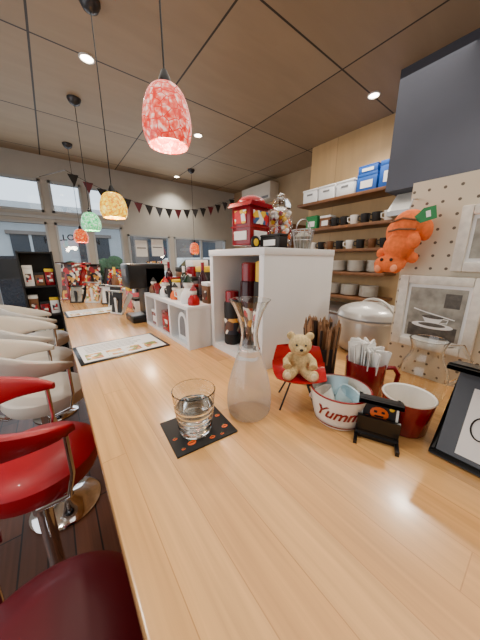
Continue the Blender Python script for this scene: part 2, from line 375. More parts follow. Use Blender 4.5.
# ------------------------------------------------------------------ pendant lamps
def pendant(x,y,z,r,h,mm,label,ez=CE,pw=5,tr=.45):
    e=thing('pendant_lamp',label,'lamp',(x,y,ez),group='mosaic glass pendant lamps over the counter')
    B().lathe([(0,0),(.055,0),(.055,-.012),(.04,-.04),(.015,-.055),(0,-.055)],m_dgrey,28).done('canopy',e)
    top=z-ez+h/2
    B().tube([(0,0,-.05),(0,0,top+.03)],.003,m_black,8).done('cord',e)
    B().lathe([(0,top+.04),(.009,top+.04),(.018,top+.02),(.022,top+.003),(.022,top-.01),(0,top-.01)],m_black,20).done('socket',e)
    prof=[(.20,0),(.42,.02),(.60,.07),(.76,.17),(.88,.32),(.97,.5),(1,.66),(.98,.8),(.90,.92),(.80,1)]
    p=smooth([(r*a,top-h*t) for a,t in prof],2)
    q=[(max(a-.004,.001),z_) for a,z_ in p][::-1]
    B().lathe(p+q+[p[0]],mm,40).done('lamp_shade',e)
    B().sph((0,0,top-h*.5),.028,m_emw).done('bulb',e)
    L=bpy.data.lights.new('pendant_light','POINT'); L.energy=pw; L.color=(1,.82,.6); L.shadow_soft_size=.04
    lo=bpy.data.objects.new('pendant_light',L); col.objects.link(lo); lo.location=(x,y,z-h/2-.03)
pendant(.385,.91,C+.470,.081,.176,m_l1,'egg-shaped pink-red mosaic glass pendant lamp')
pendant(.385,1.88,C+.350,.084,.155,m_l2,'round yellow amber mosaic glass pendant lamp')
pendant(.38,2.94,C+.372,.088,.17,m_l3,'pale green mosaic glass pendant lamp')
pendant(.38,4.03,C+.317,.088,.17,m_l4,'orange-red mosaic glass pendant lamp')
pendant(2.0,3.9,C+.2,.08,.17,m_l4,'small red glass pendant lamp near the window')
for (x,y) in [(.42,2.35),(1.57,2.85),(2.46,1.29),(1.95,4.35),(.75,-.7),(1.7,.2),(-.9,1.0)]:
    e=thing('downlight','round recessed ceiling spotlight','downlight',(x,y,CE),group='recessed ceiling downlights')
    B().lathe([(.052,0),(.052,-.006),(.042,-.008),(.040,0)],m_whitep,28).done('trim_ring',e)
    B().lathe([(0,-.003),(.039,-.003),(.039,-.001),(0,-.001)],m_emw,28).done('lens',e)
    L=bpy.data.lights.new('spot','SPOT'); L.energy=54; L.color=(1,.90,.76); L.spot_size=math.radians(125); L.spot_blend=.8; L.shadow_soft_size=.05
    lo=bpy.data.objects.new('spot',L); col.objects.link(lo); lo.location=(x,y,CE-.03)
# ------------------------------------------------------------------ bunting
e=thing('bunting','string of black and red pennant flags near the window','bunting',(0,3.6,0))
def cat(t):
    x=.28+2.37*t; return x, C+.98-1.15*t*(1-t)+.04*t
B().tube([(.05,1.04,C+1.12)]+[(cat(i/30)[0],0,cat(i/30)[1]) for i in range(31)]+[(2.95,1.04,C+1.15)],.003,m_black,6).done('string',e)
for i in range(17):
    x,z=cat((i+.5)/17); mm=[m_blackm,m_dred,m_blackm,m_dgrey][i%4]
    B().prism([(-.055,0),(.055,0),(0,-.13)],-.0015,.0015,mm,X=TR(x,0,z)@RX(pi/2)).done('pennant',e)
# ------------------------------------------------------------------ coaster, glass, carafe
e=thing('coaster','black square coaster with orange Halloween print','coaster',(.205,.42,T),math.radians(-4))
B().box(-.067,.067,-.058,.058,0,.004,m_blackm,bev=.001).done('mat',e)
b=B()
for (x,y,r) in [(-.03,-.038,.009),(.012,-.046,.006),(.05,-.03,.007),(-.055,-.01,.005),(.054,.012,.006),(.056,.04,.004),(-.05,-.045,.004),(.034,-.048,.004)]:
    b.sph((x,y,.0042),(r,r*.7,.0006),m_pump,seg=12); b.box(x-.001,x+.001,y+r*.6,y+r*1.1,.004,.0046,m_green); b.box(x-r*.6,x+r*.6,y-.001,y+.001,.0044,.0049,m_blackm)
b.done('print',e)
e=thing('drinking_glass','ribbed clear tumbler of water standing on the coaster','glass',(.197,.416,T+.0045))
out=[]; inn=[]
for i in range(41):
    t=i/40; rb=.0007*math.sin(t*pi*16) if .1<t<.75 else 0
    out.append((.033+.012*t**.8+rb,.001+.094*t)); inn.append((.0315+.0115*t**.8,.009+.086*t))
B().lathe([(0,0),(.031,0)]+out+[(inn[-1][0]+.0006,.0965)]+inn[::-1]+[(0,.008)],m_glass,48).done('tumbler',e)
B().lathe([(0,.0085)]+[(a-.0003,z) for a,z in inn if z<.062]+[(0,.061)],m_water,48).done('water',e)
e=thing('carafe','flared-neck glass carafe of chilled water, misted','carafe',(.335,.402,T))
op=[(.046,0),(.051,.006),(.0535,.03),(.052,.06),(.045,.095),(.034,.13),(.025,.16),(.0195,.185),(.019,.20),(.023,.225),(.031,.25),(.040,.268),(.046,.276)]
op=smooth(op,2); ip=[(a-.0025,z+(.004 if z<.004 else 0)) for a,z in op]
k=[i for i,p in enumerate(op) if p[1]<.165][-1]
cg=B().lathe([(0,0)]+op[:k+1],m_frost,48)
cg.lathe(op[k:]+ip[k:][::-1]+[op[k]],m_glass,48); cg.done('flask',e)
B().lathe([(0,.0045)]+[(a-.0004,z) for a,z in ip if .0045<z<.15]+[(0,.15)],m_waterc,48).done('water',e)
# ------------------------------------------------------------------ menus on counter
for (x,y) in [(.19,1.075),(.19,1.98)]:
    e=thing('menu_board','black-rimmed laminated menu sheet lying on the counter','menu',(x,y,T),math.radians(3),group='flat menus on the counter')
    B().box(-.165,.165,-.115,.115,0,.004,m_black,bev=.0015).done('rim',e)
    B().box(-.152,.152,-.102,.102,.004,.0048,m_paper).done('sheet',e)
    b=B()
    for i in range(4): b.box(-.14+i*.072,-.085+i*.072,-.085,-.02,.0048,.0052,m_food)
    for i in range(5): b.box(-.13,.05+.02*(i%3),.0+i*.018,.004+i*.018,.0048,.0052,m_grey)
    b.done('print',e)
# ------------------------------------------------------------------ cube shelf
e=thing('cube_shelf','white open-front cube shelf standing on the counter','shelf',(.503,.54,T))
H=.397; b=B()
b.box(0,.363,0,.022,0,H,m_white,bev=.001).box(0,.363,.293,.315,0,H,m_white,bev=.001).box(-.002,.363,-.002,.317,H-.022,H,m_white,bev=.001).box(0,.363,.022,.293,0,.022,m_white)
b.done('body',e)
B().box(.352,.362,.022,.293,.022,H-.022,m_whitesh).done('back_panel',e)
def bottle(x,y,z,h,r,mm,cm,label,g='bottles inside the cube shelf',lab=None,cr=.38,ch=.93):
    e=thing('bottle',label,'bottle',(x,y,z),group=g)
    B().lathe(smooth([(0,0),(r*.9,0),(r,.008),(r,h*.55),(r*.9,h*.64),(r*.4,h*.74),(r*.34,h*.8),(r*.34,h*.93)],1)+[(0,h*.93)],mm,24).done('glass_body',e)
    B().lathe([(r*.3,h*.80),(r*cr,h*.80),(r*cr,h),(0,h)],cm,16).done('cap',e)
    B().lathe([(r+.0006,h*.18),(r+.0006,h*.46)],lab or m_paper,24).done('label_band',e)
def canister(x,y,z,h,r,mm,cm,lm,label,g='tall canisters inside the cube shelf'):
    e=thing('canister',label,'canister',(x,y,z),group=g)
    B().lathe([(0,0),(r-.003,0),(r,.004),(r,h*.78),(r*.92,h*.8),(0,h*.8)],mm,24).done('body',e)
    B().lathe([(0,h*.8),(r*.86,h*.8),(r*.86,h*.985),(r*.7,h),(0,h)],cm,24).done('cap',e)
    B().lathe([(r+.0006,h*.2),(r+.0006,h*.5)],lm,24).done('label_band',e)
canister(.565,.605,T+.022,.335,.034,m_blackm,m_yellow,m_poster,'tall black canister with yellow cap')
canister(.575,.695,T+.022,.33,.034,m_dwine,m_redc,m_poster,'tall wine-coloured canister with dark red cap')
canister(.56,.785,T+.022,.22,.032,m_blackm,m_redc,m_poster,'short black canister with red cap')
canister(.67,.64,T+.022,.30,.030,m_dgreen,m_redc,m_poster,'dark green canister with dark red cap')
canister(.67,.75,T+.022,.30,.036,m_blackm,m_dwine,m_paper,'black canister with wine-coloured cap')
canister(.76,.66,T+.022,.33,.04,m_dwine,m_blackm,m_poster,'wine-coloured canister with black cap')
canister(.77,.77,T+.022,.32,.04,m_blackm,m_blackm,m_redc,'black canister with black cap')
# low shelf
LX=.40
e=thing('low_shelf','low white open cubby shelf on the counter','shelf',(LX,.862,T))
hl=.180; b=B(); Ls=.56
b.box(0,.30,0,Ls,0,.015,m_white).box(0,.30,0,Ls,hl-.016,hl,m_white,bev=.001)
for y in(0,.19,.38,Ls-.016): b.box(0,.30,y,y+.016,.015,hl-.016,m_white)
b.done('body',e); B().box(.29,.299,.018,Ls-.018,.015,hl-.018,m_whitesh).done('back_panel',e)
e=thing('napkin_holder','rounded white napkin holder in the cubby','napkin holder',(LX+.04,.965,T+.016))
pts=[(-.045,0),(.045,0)]+[(.045*math.cos(a),.07+.055*math.sin(a)) for a in [pi*k/14 for k in range(15)]]
B().prism(pts,-.02,.02,m_white,X=RZ(pi/2)@RX(pi/2)).done('body',e); B().prism([(x*.6,y*.7+.02) for x,y in pts],-.0215,-.0200,m_grey,X=RZ(pi/2)@RX(pi/2)).done('front_plate',e)
def tin(x,y,z,w,d,h,mm,lm,label,nm='tin_box',g='small tins and boxes along the counter shelf',rz=0,pm=None):
    e=thing(nm,label,'box',(x,y,z),rz,group=g)
    B().box(-w/2,w/2,-d/2,d/2,0,h*.82,mm,bev=.003).done('body',e)
    B().box(-w/2-.001,w/2+.001,-d/2-.001,d/2+.001,h*.82,h,lm,bev=.003).done('lid',e)
    B().box(-w/2-.0015,-w/2,-d*.3,d*.3,h*.2,h*.6,pm or m_paper).done('label_patch',e)
tin(LX+.06,1.145,T+.016,.10,.09,.10,m_red,m_redc,'red tin with paper label in the cubby',pm=m_poster)
tin(LX+.06,1.31,T+.016,.10,.08,.08,m_redc,m_paper,'red tin with white lid in the cubby')
tin(LX+.20,1.10,T+.016,.08,.06,.13,m_paper,m_grey,'pale tin at the back of the cubby',pm=m_poster)
def ornament(x,y,z,s,mm,hm,label,g='small figurines on the low shelf'):
    e=thing('figurine',label,'figurine',(x,y,z),group=g)
    B().lathe([(0,0),(.3*s,0),(.34*s,.08*s),(.3*s,.35*s),(.15*s,.58*s),(0,.6*s)],mm,20).done('body',e)
    B().sph((0,0,.72*s),.2*s,m_ceram).done('head',e)
    B().lathe([(.22*s,.80*s),(.12*s,.95*s),(.02*s,1.1*s),(0,1.1*s)],hm,16).done('hat',e)
def cup(x,y,z,mm,label,s=1,g='cups on the kitchen shelves'):
    e=thing('cup',label,'cup',(x,y,z),group=g,sc=s)
    B().lathe([(0,0),(.028,0),(.032,.005),(.04,.08),(.037,.08),(.03,.008),(0,.007)],mm,20).done('body',e)
    B().tube([(.036,0,.065),(.058,0,.06),(.056,0,.03),(.034,0,.022)],.005,mm,8,X=RZ(2.2)).done('handle',e)
zt=T+hl; FX=LX+.045
ornament(FX,.895,zt,.075,m_red,m_redc,'small red figurine with dark red hat')
ornament(FX+.01,.96,zt,.11,m_paper,m_dgreen,'white figurine with green hat')
cup(FX+.01,1.03,zt,m_ceram,'small white cup on the low shelf',.65,'cups on the low shelf')
ornament(FX,1.085,zt,.07,m_pump,m_blackm,'small orange figurine with black hat')
cup(FX+.01,1.145,zt,m_blackm,'small black cup on the low shelf',.7,'cups on the low shelf')
ornament(FX,1.205,zt,.09,m_paper,m_red,'white figurine with red hat')
ornament(FX+.01,1.265,zt,.075,m_dgreen,m_yellow,'green figurine with yellow hat')
cup(FX+.01,1.325,zt,m_redc,'small red cup on the low shelf',.7,'cups on the low shelf')
ornament(FX,1.385,zt,.08,m_brown,m_blackm,'brown figurine with black hat')
for k in range(8):
    y=.90+.066*k
    if k%3==1: bottle(LX+.13,y,zt,.15+.02*(k%2),.020,[m_dgreen,m_dwine][k%2],[m_paper,m_redc][k%2],['small green bottle with white cap','small wine-coloured bottle with red cap'][k%2]+' on the low shelf','small bottles on the low shelf',lab=m_poster)
    else: tin(LX+.13,y,zt,.06,.052,[.09,.12,.07][k%3]+.01*(k%2),[m_brown,m_paper,m_blackm,m_grey][k%4],[m_paper,m_yellow,m_redc,m_blackm][k%4],['brown tin with white lid','white tin with yellow lid','black tin with red lid','grey tin with black lid'][k%4]+' on the low shelf',pm=m_poster)
tin(.63,.94,zt,.10,.09,.17,m_paper,m_grey,'tall pale tin on the low shelf',pm=m_poster)
tin(.62,1.08,zt,.09,.08,.15,m_blackm,m_yellow,'tall black tin with yellow lid on the low shelf',pm=m_poster)
tin(.62,1.19,zt,.09,.08,.18,m_redc,m_paper,'tall dark red tin on the low shelf')
tin(.62,1.33,zt,.09,.09,.14,m_brown,m_blackm,'tall brown tin on the low shelf')
# coffee machine
e=thing('coffee_machine','tall black coffee machine standing on the counter','coffee machine',(.42,1.535,T))
B().box(-.09,.12,-.09,.09,0,.035,m_black,bev=.006).box(.0,.12,-.09,.09,.03,.32,m_black,bev=.008).box(-.09,.12,-.09,.09,.20,.34,m_black,bev=.01).done('body',e)
B().box(-.085,-.005,-.06,.06,.035,.04,m_steel).done('drip_tray',e); B().cyl((-.04,0,.17),.018,.035,m_steel).done('spout',e)
B().box(-.0925,-.09,-.05,.05,.27,.31,m_grey).done('panel',e)
def standframe(x,y,w,h,fm,pm,label,rz=0,g='small framed cards along the counter',z=T):
    e=thing('photo_frame',label,'frame',(x,y,z),rz,group=g)
    X=RY(math.radians(10))
    b=B(); f=.010
    for q in((-w/2,-w/2+f,0,h),(w/2-f,w/2,0,h),(-w/2,w/2,0,f),(-w/2,w/2,h-f,h)): b.box(-.006,.006,q[0],q[1],q[2],q[3],fm,bev=.001,X=X)
    b.done('frame',e); B().box(-.002,.004,-w/2+f,w/2-f,f,h-f,pm,X=X).done('picture',e)
    B().prism([(.0,0),(.06,0),(.0,h*.7)],-.01,.01,fm,X=RX(pi/2)).done('easel_leg',e)
standframe(.31,1.80,.11,.16,m_whitep,m_blackm,'small white framed card standing beside the coffee machine',.5)
standframe(.35,2.08,.12,.17,m_whitep,m_blackm,'small white framed card with dark print',.6)
standframe(.33,2.25,.12,.16,m_blackm,m_paper,'small black framed card standing on the counter',.7)
standframe(.24,2.42,.13,.18,m_whitep,m_food,'white framed food print standing on the counter',.8)
standframe(.09,2.72,.14,.34,m_redc,m_poster,'red framed poster standing at the counter end',.95)
standframe(.31,2.86,.15,.32,m_blackm,m_poster,'black framed poster standing at the counter end',.95)
standframe(.13,2.50,.11,.15,m_blackm,m_sketch,'small black framed photo standing at the counter end',.9)
for k,(x,y) in enumerate([(.47,1.80),(.55,1.9),(.48,2.0),(.58,2.1),(.50,2.2),(.43,2.37),(.6,2.45),(.42,2.5),(.48,2.7),(.6,2.75),(.38,2.62),(.68,2.0),(.70,2.3)]):
    if k%2: bottle(x,y,T,.20+.05*(k%3),.03,[m_dgreen,m_dwine,m_brown][k%3],[m_paper,m_red,m_yellow][k%3],['green bottle with white cap','dark bottle with red cap','brown bottle with yellow cap'][k%3]+' on the bar','bottles on the far part of the bar',lab=m_poster)
    else: tin(x,y,T,.09,.09,.10+.03*(k%3),[m_paper,m_redc,m_pink][k%3],[m_blackm,m_paper,m_yellow][k%3],['white tin with black lid','dark red tin with white lid','pink tin with yellow lid'][k%3]+' on the bar',pm=m_poster)
# display rack
e=thing('goods_rack','tall black open rack near the window','rack',(-.12,3.42,0))
b=B().box(-.15,-.135,-.02,.2,0,1.5,m_blackm).box(.135,.15,-.02,.2,0,1.5,m_blackm).box(-.15,.15,.185,.2,0,1.5,m_blackm)
for z in (.1,.45,.8,1.12,1.48): b.box(-.14,.14,-.02,.2,z,z+.015,m_blackm)
b.done('frame',e)
for z in (.465,.815,1.135):
    for j in range(3):
        tin(-.12-.09+.09*j,3.50,z,.075,.08,.14+.04*((j+int(z*10))%3),[m_redc,m_paper,m_brown][(j+int(z*7))%3],[m_paper,m_blackm,m_yellow][j],['boxed goods with pale lid','boxed goods with black lid','boxed goods with yellow lid'][j]+' on the black rack','goods_box','boxed goods on the black rack',rz=pi/2,pm=m_poster)
# poster stands between counter and window
for k,(x,y,h,w) in enumerate([(.28,3.5,1.38,.22),(.68,3.7,1.30,.26),(1.0,3.5,1.25,.22)]):
    e=thing('poster_stand',['red and white','black rimmed','red rimmed'][k]+' poster on a floor stand near the window','poster stand',(x,y,0),.15,group='poster stands by the window')
    B().box(-w/2,w/2,-.01,.01,h-.42,h,[m_redc,m_blackm,m_redc][k],bev=.003).done('board',e); B().box(-w/2+.015,w/2-.015,-.013,-.01,h-.405,h-.015,[m_poster,m_candy,m_paper][k]).done('poster_sheet',e)
    B().cyl((0,.02,0),.012,h-.4,m_black,16).cyl((0,.02,0),.14,.015,m_black,28).done('stand',e)
# ------------------------------------------------------------------ items on top of cube
zc=T+H
e=thing('toy_cart','red retro toy cart with printed front and awning','toy',(.585,.70,zc),math.radians(10))
B().box(-.055,.055,-.042,.042,.012,.138,m_red,bev=.005).box(-.058,.058,-.045,.045,.070,.075,m_redc,bev=.001).done('body',e)
B().box(-.0575,-.0555,-.026,.026,.082,.124,m_candy).done('printed_window',e); B().box(-.040,.040,-.0445,-.0425,.082,.124,m_candy).done('printed_window',e)
B().prism([(-.064,.136),(-.056,.150),(.056,.150),(.064,.136)],-.05,.05,m_redc,X=RX(pi/2)).done('awning',e)
B().lathe([(.05*math.cos(t),.150+.028*math.sin(t)) for t in [pi/2*k/8 for k in range(8)]]+[(0,.178)],m_red,24).done('roof',e)
B().box(-.0585,-.0555,-.028,.028,.030,.058,m_paper).done('sign_plate',e)
B().box(-.035,.035,-.045,-.042,.030,.060,m_paper).done('sign_plate',e)
for sx in(-.033,.033): B().cyl((0,0,-.003),.021,.006,m_blackm,X=TR(sx,-.047,.021)@RX(pi/2)).cyl((0,0,.003),.012,.002,m_yellow,X=TR(sx,-.047,.021)@RX(pi/2)).done('wheel',e)
tin(.60,.60,zc,.04,.09,.045,m_blackm,m_blackm,'small black tin with white label',g='tins on the cube shelf')
e=thing('candy_jar','clear glass jar of wrapped sweets with lid','jar',(.70,.67,zc))
B().lathe(smooth([(0,0),(.04,0),(.046,.01),(.047,.06),(.046,.11),(.036,.135),(.034,.145)],1)+[(.031,.145)]+[(.043,.11),(.044,.06),(.043,.012),(0,.006)],m_pane,32).done('glass_body',e)
B().lathe([(0,.145),(.036,.145),(.038,.155),(.03,.175),(.012,.182),(.014,.192),(0,.2)],m_glass,28).done('lid',e)
b=B()
for i in range(150):
    a=random.random()*2*pi; r=random.random()**.5*.035; b.sph((r*math.cos(a),r*math.sin(a),.016+random.random()*.115),.009,[m_pump,m_paper,m_redc,m_paper,m_yellow][i%5],seg=8)
o=b.done('sweets',None,loc=(.70,.67,zc)); tagp(o,'mixed wrapped sweets filling the glass jar','sweets',kind='stuff')
e=thing('wire_basket','small silver wire basket with sweets','basket',(.80,.64,zc))
b=B()
for k in range(16):
    a=2*pi*k/16; b.tube([(.03*math.cos(a),.03*math.sin(a),.002),(.042*math.cos(a),.042*math.sin(a),.075)],.0012,m_steel,6)
for r,z in((.03,.003),(.036,.038),(.042,.075)): b.tube([(r*math.cos(2*pi*k/24),r*math.sin(2*pi*k/24),z) for k in range(24)],.0015,m_steel,6,closed=True)
b.done('wire_body',e); B().tube([(.042*math.cos(pi*k/12),0,.075+.04*math.sin(pi*k/12)) for k in range(13)],.002,m_steel,6).done('handle',e)
B().lathe([(0,.004),(.028,.004),(.036,.05),(.02,.065),(0,.07)],m_sketch,20).done('lining',e)
# ------------------------------------------------------------------ mini chair + bear
def remeshed(b,name,parent,vox=.003,sm=4):
    o=b.done(name,parent)
    r=o.modifiers.new('r','REMESH'); r.mode='VOXEL'; r.voxel_size=vox; r.use_smooth_shade=True
    s=o.modifiers.new('s','SMOOTH'); s.iterations=sm; s.factor=.5
    return o
F=RZ(math.radians(135))
CX,CY=.457,.355
e=thing('miniature_chair','miniature red shell chair with black metal legs','toy chair',(CX,CY,T),sc=1.1)
rings=[]
for i in range(13):
    t=i/12
    if t<.5: y=.05-.085*(t/.5); z=.075-.006*math.sin(pi*t/.5)
    else: y=-.035-.025*((t-.5)/.5); z=.075+.050*((t-.5)/.5)**1.1
    w=.050+.010*math.sin(pi*t)
    top=[(w*s_, y+.012*s_*s_*(1 if t<.5 else 2), z+.016*s_*s_*(1 if t<.6 else .2)) for s_ in[-1+k/4 for k in range(9)]]
    rings.append(top+[(p[0],p[1]-.0035,p[2]-.0035) for p in top[::-1]])
B().sweep(rings,m_red,X=F).done('seat_shell',e)
for sx in(-1,1):
    for sy in(-1,1): B().tube([(sx*.015,sy*.015,.068),(sx*.040,sy*.038,.0)],.0022,m_black,6,X=F).done('leg',e)
e=thing('teddy_bear','small beige plush teddy bear sitting on the miniature red chair','teddy bear',(CX,CY,T+.080),sc=.88)
b=B(); G=F
b.sph((0,-.004,.035),(.030,.025,.036),m_bear,X=G)
b.sph((0,.002,.090),(.032,.028,.029),m_bear,X=G)
b.sph((0,.027,.083),(.015,.012,.012),m_bear,X=G)
for s_ in(-1,1):
    b.sph((s_*.026,-.002,.114),(.012,.007,.012),m_bear,X=G)
    b.tube([(s_*.020,.0,.058),(s_*.036,.014,.045),(s_*.034,.034,.036)],[.0115,.011,.0125],m_bear,10,X=G)
    b.tube([(s_*.015,.01,.014),(s_*.026,.034,.012),(s_*.033,.048,.015)],[.015,.0135,.014],m_bear,10,X=G)
    b.sph((s_*.034,.053,.020),(.0135,.009,.017),m_bear,X=G)
remeshed(b,'body',e,.0022,4)
for s_ in(-1,1):
    B().sph((s_*.012,.029,.097),.003,m_black,X=G,seg=10).done('eye',e)
    B().sph((s_*.034,.0595,.021),(.009,.0035,.011),m_bearl,X=G,seg=14).done('foot_pad',e,label='pale foot pad')
B().sph((0,.0395,.087),(.005,.0035,.004),m_black,X=G,seg=10).done('nose',e)
# ------------------------------------------------------------------ pencil pot
PX,PY=.592,.385
e=thing('pencil_pot','dark pot standing behind the teddy bear','pot',(PX,PY,T))
B().lathe([(0,0),(.04,0),(.043,.005),(.045,.12),(.042,.12),(.04,.008),(0,.008)],m_blackm,32).done('body',e)
for i in range(60):
    a=random.random()*2*pi; r=random.random()**.5*.036; x,y=r*math.cos(a),r*math.sin(a); h=.165+random.random()*.03
    dx,dy=x*.4,y*.4
    p=B().tube([(x,y,.01),(x+dx,y+dy,h)],.0038,[m_pencil,m_pdark,m_brown,m_pencil][i%4],6).tube([(x+dx,y+dy,h),(x+dx*1.05,y+dy*1.05,h+.012)],[.0034,.0006],m_pencil,6).done('pencil',None,loc=(PX,PY,T))
    tagp(p,'wooden pencil standing in the dark pot','pencil',group='pencils in the pot')
# ------------------------------------------------------------------ rice cooker
e=thing('rice_cooker','large champagne-coloured rice cooker with domed lid','rice cooker',(1.0,.435,T),math.radians(-125),sc=.96)
B().lathe(smooth([(0,0),(.10,0),(.12,.012),(.128,.05),(.128,.12),(.126,.135)],1)+[(0,.135)],m_cooker,48).done('body',e)
B().lathe([(0,.135),(.13,.135),(.132,.142),(.132,.152),(.128,.158)]+[(.128*math.cos(t),.158+.045*math.sin(t)) for t in [pi/2*k/10 for k in range(1,10)]]+[(0,.203)],m_cookl,48).done('lid',e)
B().lathe([(.1325,.1435),(.1335,.147),(.1325,.1505)],m_grey,48).done('seal_ring',e)
hp=[(.134*math.cos(pi*k/16),.02,.14+.075*math.sin(pi*k/16)) for k in range(17)]
B().tube(hp,.006,m_cooker,8).done('handle',e)
B().box(-.03,.03,.115,.134,.04,.10,m_grey,bev=.006).done('panel',e)
# ------------------------------------------------------------------ bowl
e=thing('serving_bowl','white ceramic bowl with red cursive lettering and rim','bowl',(.483,.255,T))
bo=smooth([(.047,0),(.050,.003),(.055,.02),(.061,.05),(.0655,.078)],1)
B().lathe([(0,0)]+bo+[(.0625,.078),(.058,.05),(.05,.012),(0,.007)],m_ceram,56).done('body',e)
B().lathe([(.0657,.0765),(.0662,.079),(.064,.080),(.0622,.079)],m_redc,56).done('rim_band',e)
B().lathe([(.0535,.008),(.0548,.0115)],m_redc,56).done('stripe',e)
fr=lambda z:.0525+.0002+ (z/.078)*.0135
t=text('lettering','Yummy',.036,m_redc,e,ext=.0008,wrap=(fr,math.radians(-146),.042),shear=.35,bold=.0006)
for k,(x,y,z,tl,az) in enumerate([(0,-.005,.035,.5,.4),(.012,.012,.045,.7,2.2),(-.018,.012,.03,.6,3.6)]):
    c=B().lathe([(0,0),(.019,0),(.027,.04),(.0285,.042),(.0255,.04),(.0175,.002),(0,.002)],m_lblue if k<2 else m_ceram,24).done('portion_cup',None,loc=(.483+x,.255+y,T+z),rot=(tl*math.cos(az),tl*math.sin(az),0))
    tagp(c,['pale blue plastic cup lying in the bowl','pale blue plastic cup lying in the bowl','small white cup lying in the bowl'][k],'cup',group='cups in the bowl')
# ------------------------------------------------------------------ red mug with sugar sticks
e=thing('mug','deep red mug holding white paper sticks','mug',(.64,.275,T))
B().lathe([(0,0),(.045,0),(.048,.004),(.05,.098),(.047,.098),(.045,.006),(0,.006)],m_redc,40).done('body',e)
hd=math.radians(-52)
B().tube([(.047,0,.08),(.07,0,.082),(.082,0,.065),(.080,0,.038),(.066,0,.022),(.047,0,.024)],.0062,m_redc,10,X=RZ(hd)).done('handle',e)
for i in range(30):
    a=random.random()*2*pi; r=random.random()**.5*.034; x,y=r*math.cos(a),r*math.sin(a)
    h=.125+random.random()*.022
    s=B().box(-.0055,.0055,-.003,.003,0,h,m_paper,bev=.0015,X=TR(x,y,.008)@RZ(a)@RY((r/.032)*.14)).done('sugar_stick',None,loc=(.64,.275,T))
    tagp(s,'white paper sugar stick standing in the red mug','sugar stick',group='sugar sticks in the mug')
# ------------------------------------------------------------------ red/white cup
e=thing('enamel_cup','red cup with white interior and rolled rim','cup',(.570,.148,T))
B().lathe([(0,0),(.038,0),(.041,.004),(.049,.076)],m_redc,48).lathe([(.049,.076),(.0505,.079),(.0492,.081),(.046,.079),(.0455,.074),(.038,.008),(0,.007)],m_ceram,48).done('body',e)
# ------------------------------------------------------------------ glass jug
e=thing('glass_jug','clear glass jug with handle','jug',(.735,.170,T))
po=smooth([(.040,0),(.050,.01),(.056,.05),(.052,.09),(.036,.12),(.034,.14),(.042,.165)],2); pi_=[(a-.0035,z+(.006 if z<.005 else 0)) for a,z in po]
B().lathe([(0,0)]+po+pi_[::-1]+[(0,.006)],m_glass,40).done('body',e)
B().tube([(.036,0,.15),(.07,0,.155),(.09,0,.12),(.08,0,.07),(.054,0,.05)],.005,m_glass,10,X=RZ(math.radians(-60))).done('handle',e)
# ------------------------------------------------------------------ little card stand
e=thing('card_stand','small black framed Halloween card on easel','card',(.470,.163,T),math.radians(24),sc=1.1)
X=RY(math.radians(12)); b=B()
for q in((-.035,-.029,.01,.085),(.029,.035,.01,.085),(-.035,.035,.01,.018),(-.035,.035,.077,.085)): b.box(-.004,.004,q[0],q[1],q[2],q[3],m_black,bev=.001,X=X)
b.done('frame',e); B().box(-.001,.003,-.03,.03,.016,.079,m_paper,X=X).done('card',e)
b=B().box(-.0016,-.0009,-.026,.026,.036,.076,m_blackm,X=X).sph((-.0025,0,.056),(.001,.015,.012),m_pump,X=X,seg=14).sph((-.002,.019,.044),(.001,.005,.005),m_pump,X=X,seg=10).sph((-.002,-.019,.068),(.001,.004,.004),m_yellow,X=X,seg=10)
for s_ in(-.006,.006): b.box(-.0042,-.0033,s_-.0025,s_+.0025,.057,.061,m_black,X=X)
b.box(-.0042,-.0033,-.007,.007,.050,.053,m_black,X=X)
for k in range(5): b.box(-.0018,-.001,-.024+k*.010,-.017+k*.010,.021,.032,m_black,X=X)
b.done('print',e)
B().box(-.02,.03,-.036,-.03,0,.008,m_black).box(-.02,.03,.03,.036,0,.008,m_black).box(.004,.01,-.034,.034,0,.05,m_black,X=RY(-.15)).done('easel',e)
# ------------------------------------------------------------------ leaning black menu
e=thing('tabletop_menu','black framed white card leaning back on the counter','menu',(.530,-.005,T))
X=RY(math.radians(24)); b=B(); w,h,f=.19,.185,.009
for q in((-w/2,-w/2+f,0,h),(w/2-f,w/2,0,h),(-w/2,w/2,0,f),(-w/2,w/2,h-f,h)): b.box(-.008,.008,q[0],q[1],q[2],q[3],m_black,bev=.002,X=X)
b.done('frame',e); B().box(0,.006,-w/2+f,w/2-f,f,h-f,m_dgrey,X=X).done('backing',e)
B().box(-.002,0,-w/2+f+.004,.060,f+.010,h-f-.034,m_paper,X=X).done('sheet',e)
B().tube([(-.0025,.036+.014*math.cos(a),.075+.020*math.sin(a)) for a in [math.radians(130-200*k/16-30) for k in range(17)]],.0014,m_blackm,6,X=X).done('brush_stroke',e)
# ------------------------------------------------------------------ pegboard with frames & plush
B().box(.88,.892,-.45,.312,T,C+.218,m_peg).box(.892,.915,-.45,.312,T,T+.03,m_whitep).done('pegboard',label='cream pegboard panel standing on the back of the counter',cat='pegboard')
def bigframe(y0,y1,z0,z1,label):
    e=thing('picture_frame',label,'picture frame',(.862,(y0+y1)/2,z0),group='white frames on the pegboard'); w=(y1-y0); h=z1-z0; f=.024; b=B()
    for q in((-w/2,-w/2+f,0,h),(w/2-f,w/2,0,h),(-w/2+f,w/2-f,0,f),(-w/2+f,w/2-f,h-f,h)): b.box(-.004,.017,q[0],q[1],q[2],q[3],m_fw,bev=.003)
    b.done('frame',e); B().box(.006,.012,-w/2+f,w/2-f,f,h-f,m_paper).done('mount',e)
    B().box(.004,.006,-w/2+f+.008,w/2-f-.008,f+.010,h-f-.010,m_sketch).done('picture',e); return e
e=bigframe(.105,.300,C-.262,C-.045,'distressed white frame with a pencil sketch of crockery')
b=B().box(.0034,.0039,-.058,.058,.036,.075,m_sketchd).box(.0034,.0039,-.055,-.02,.13,.17,m_sketchd)
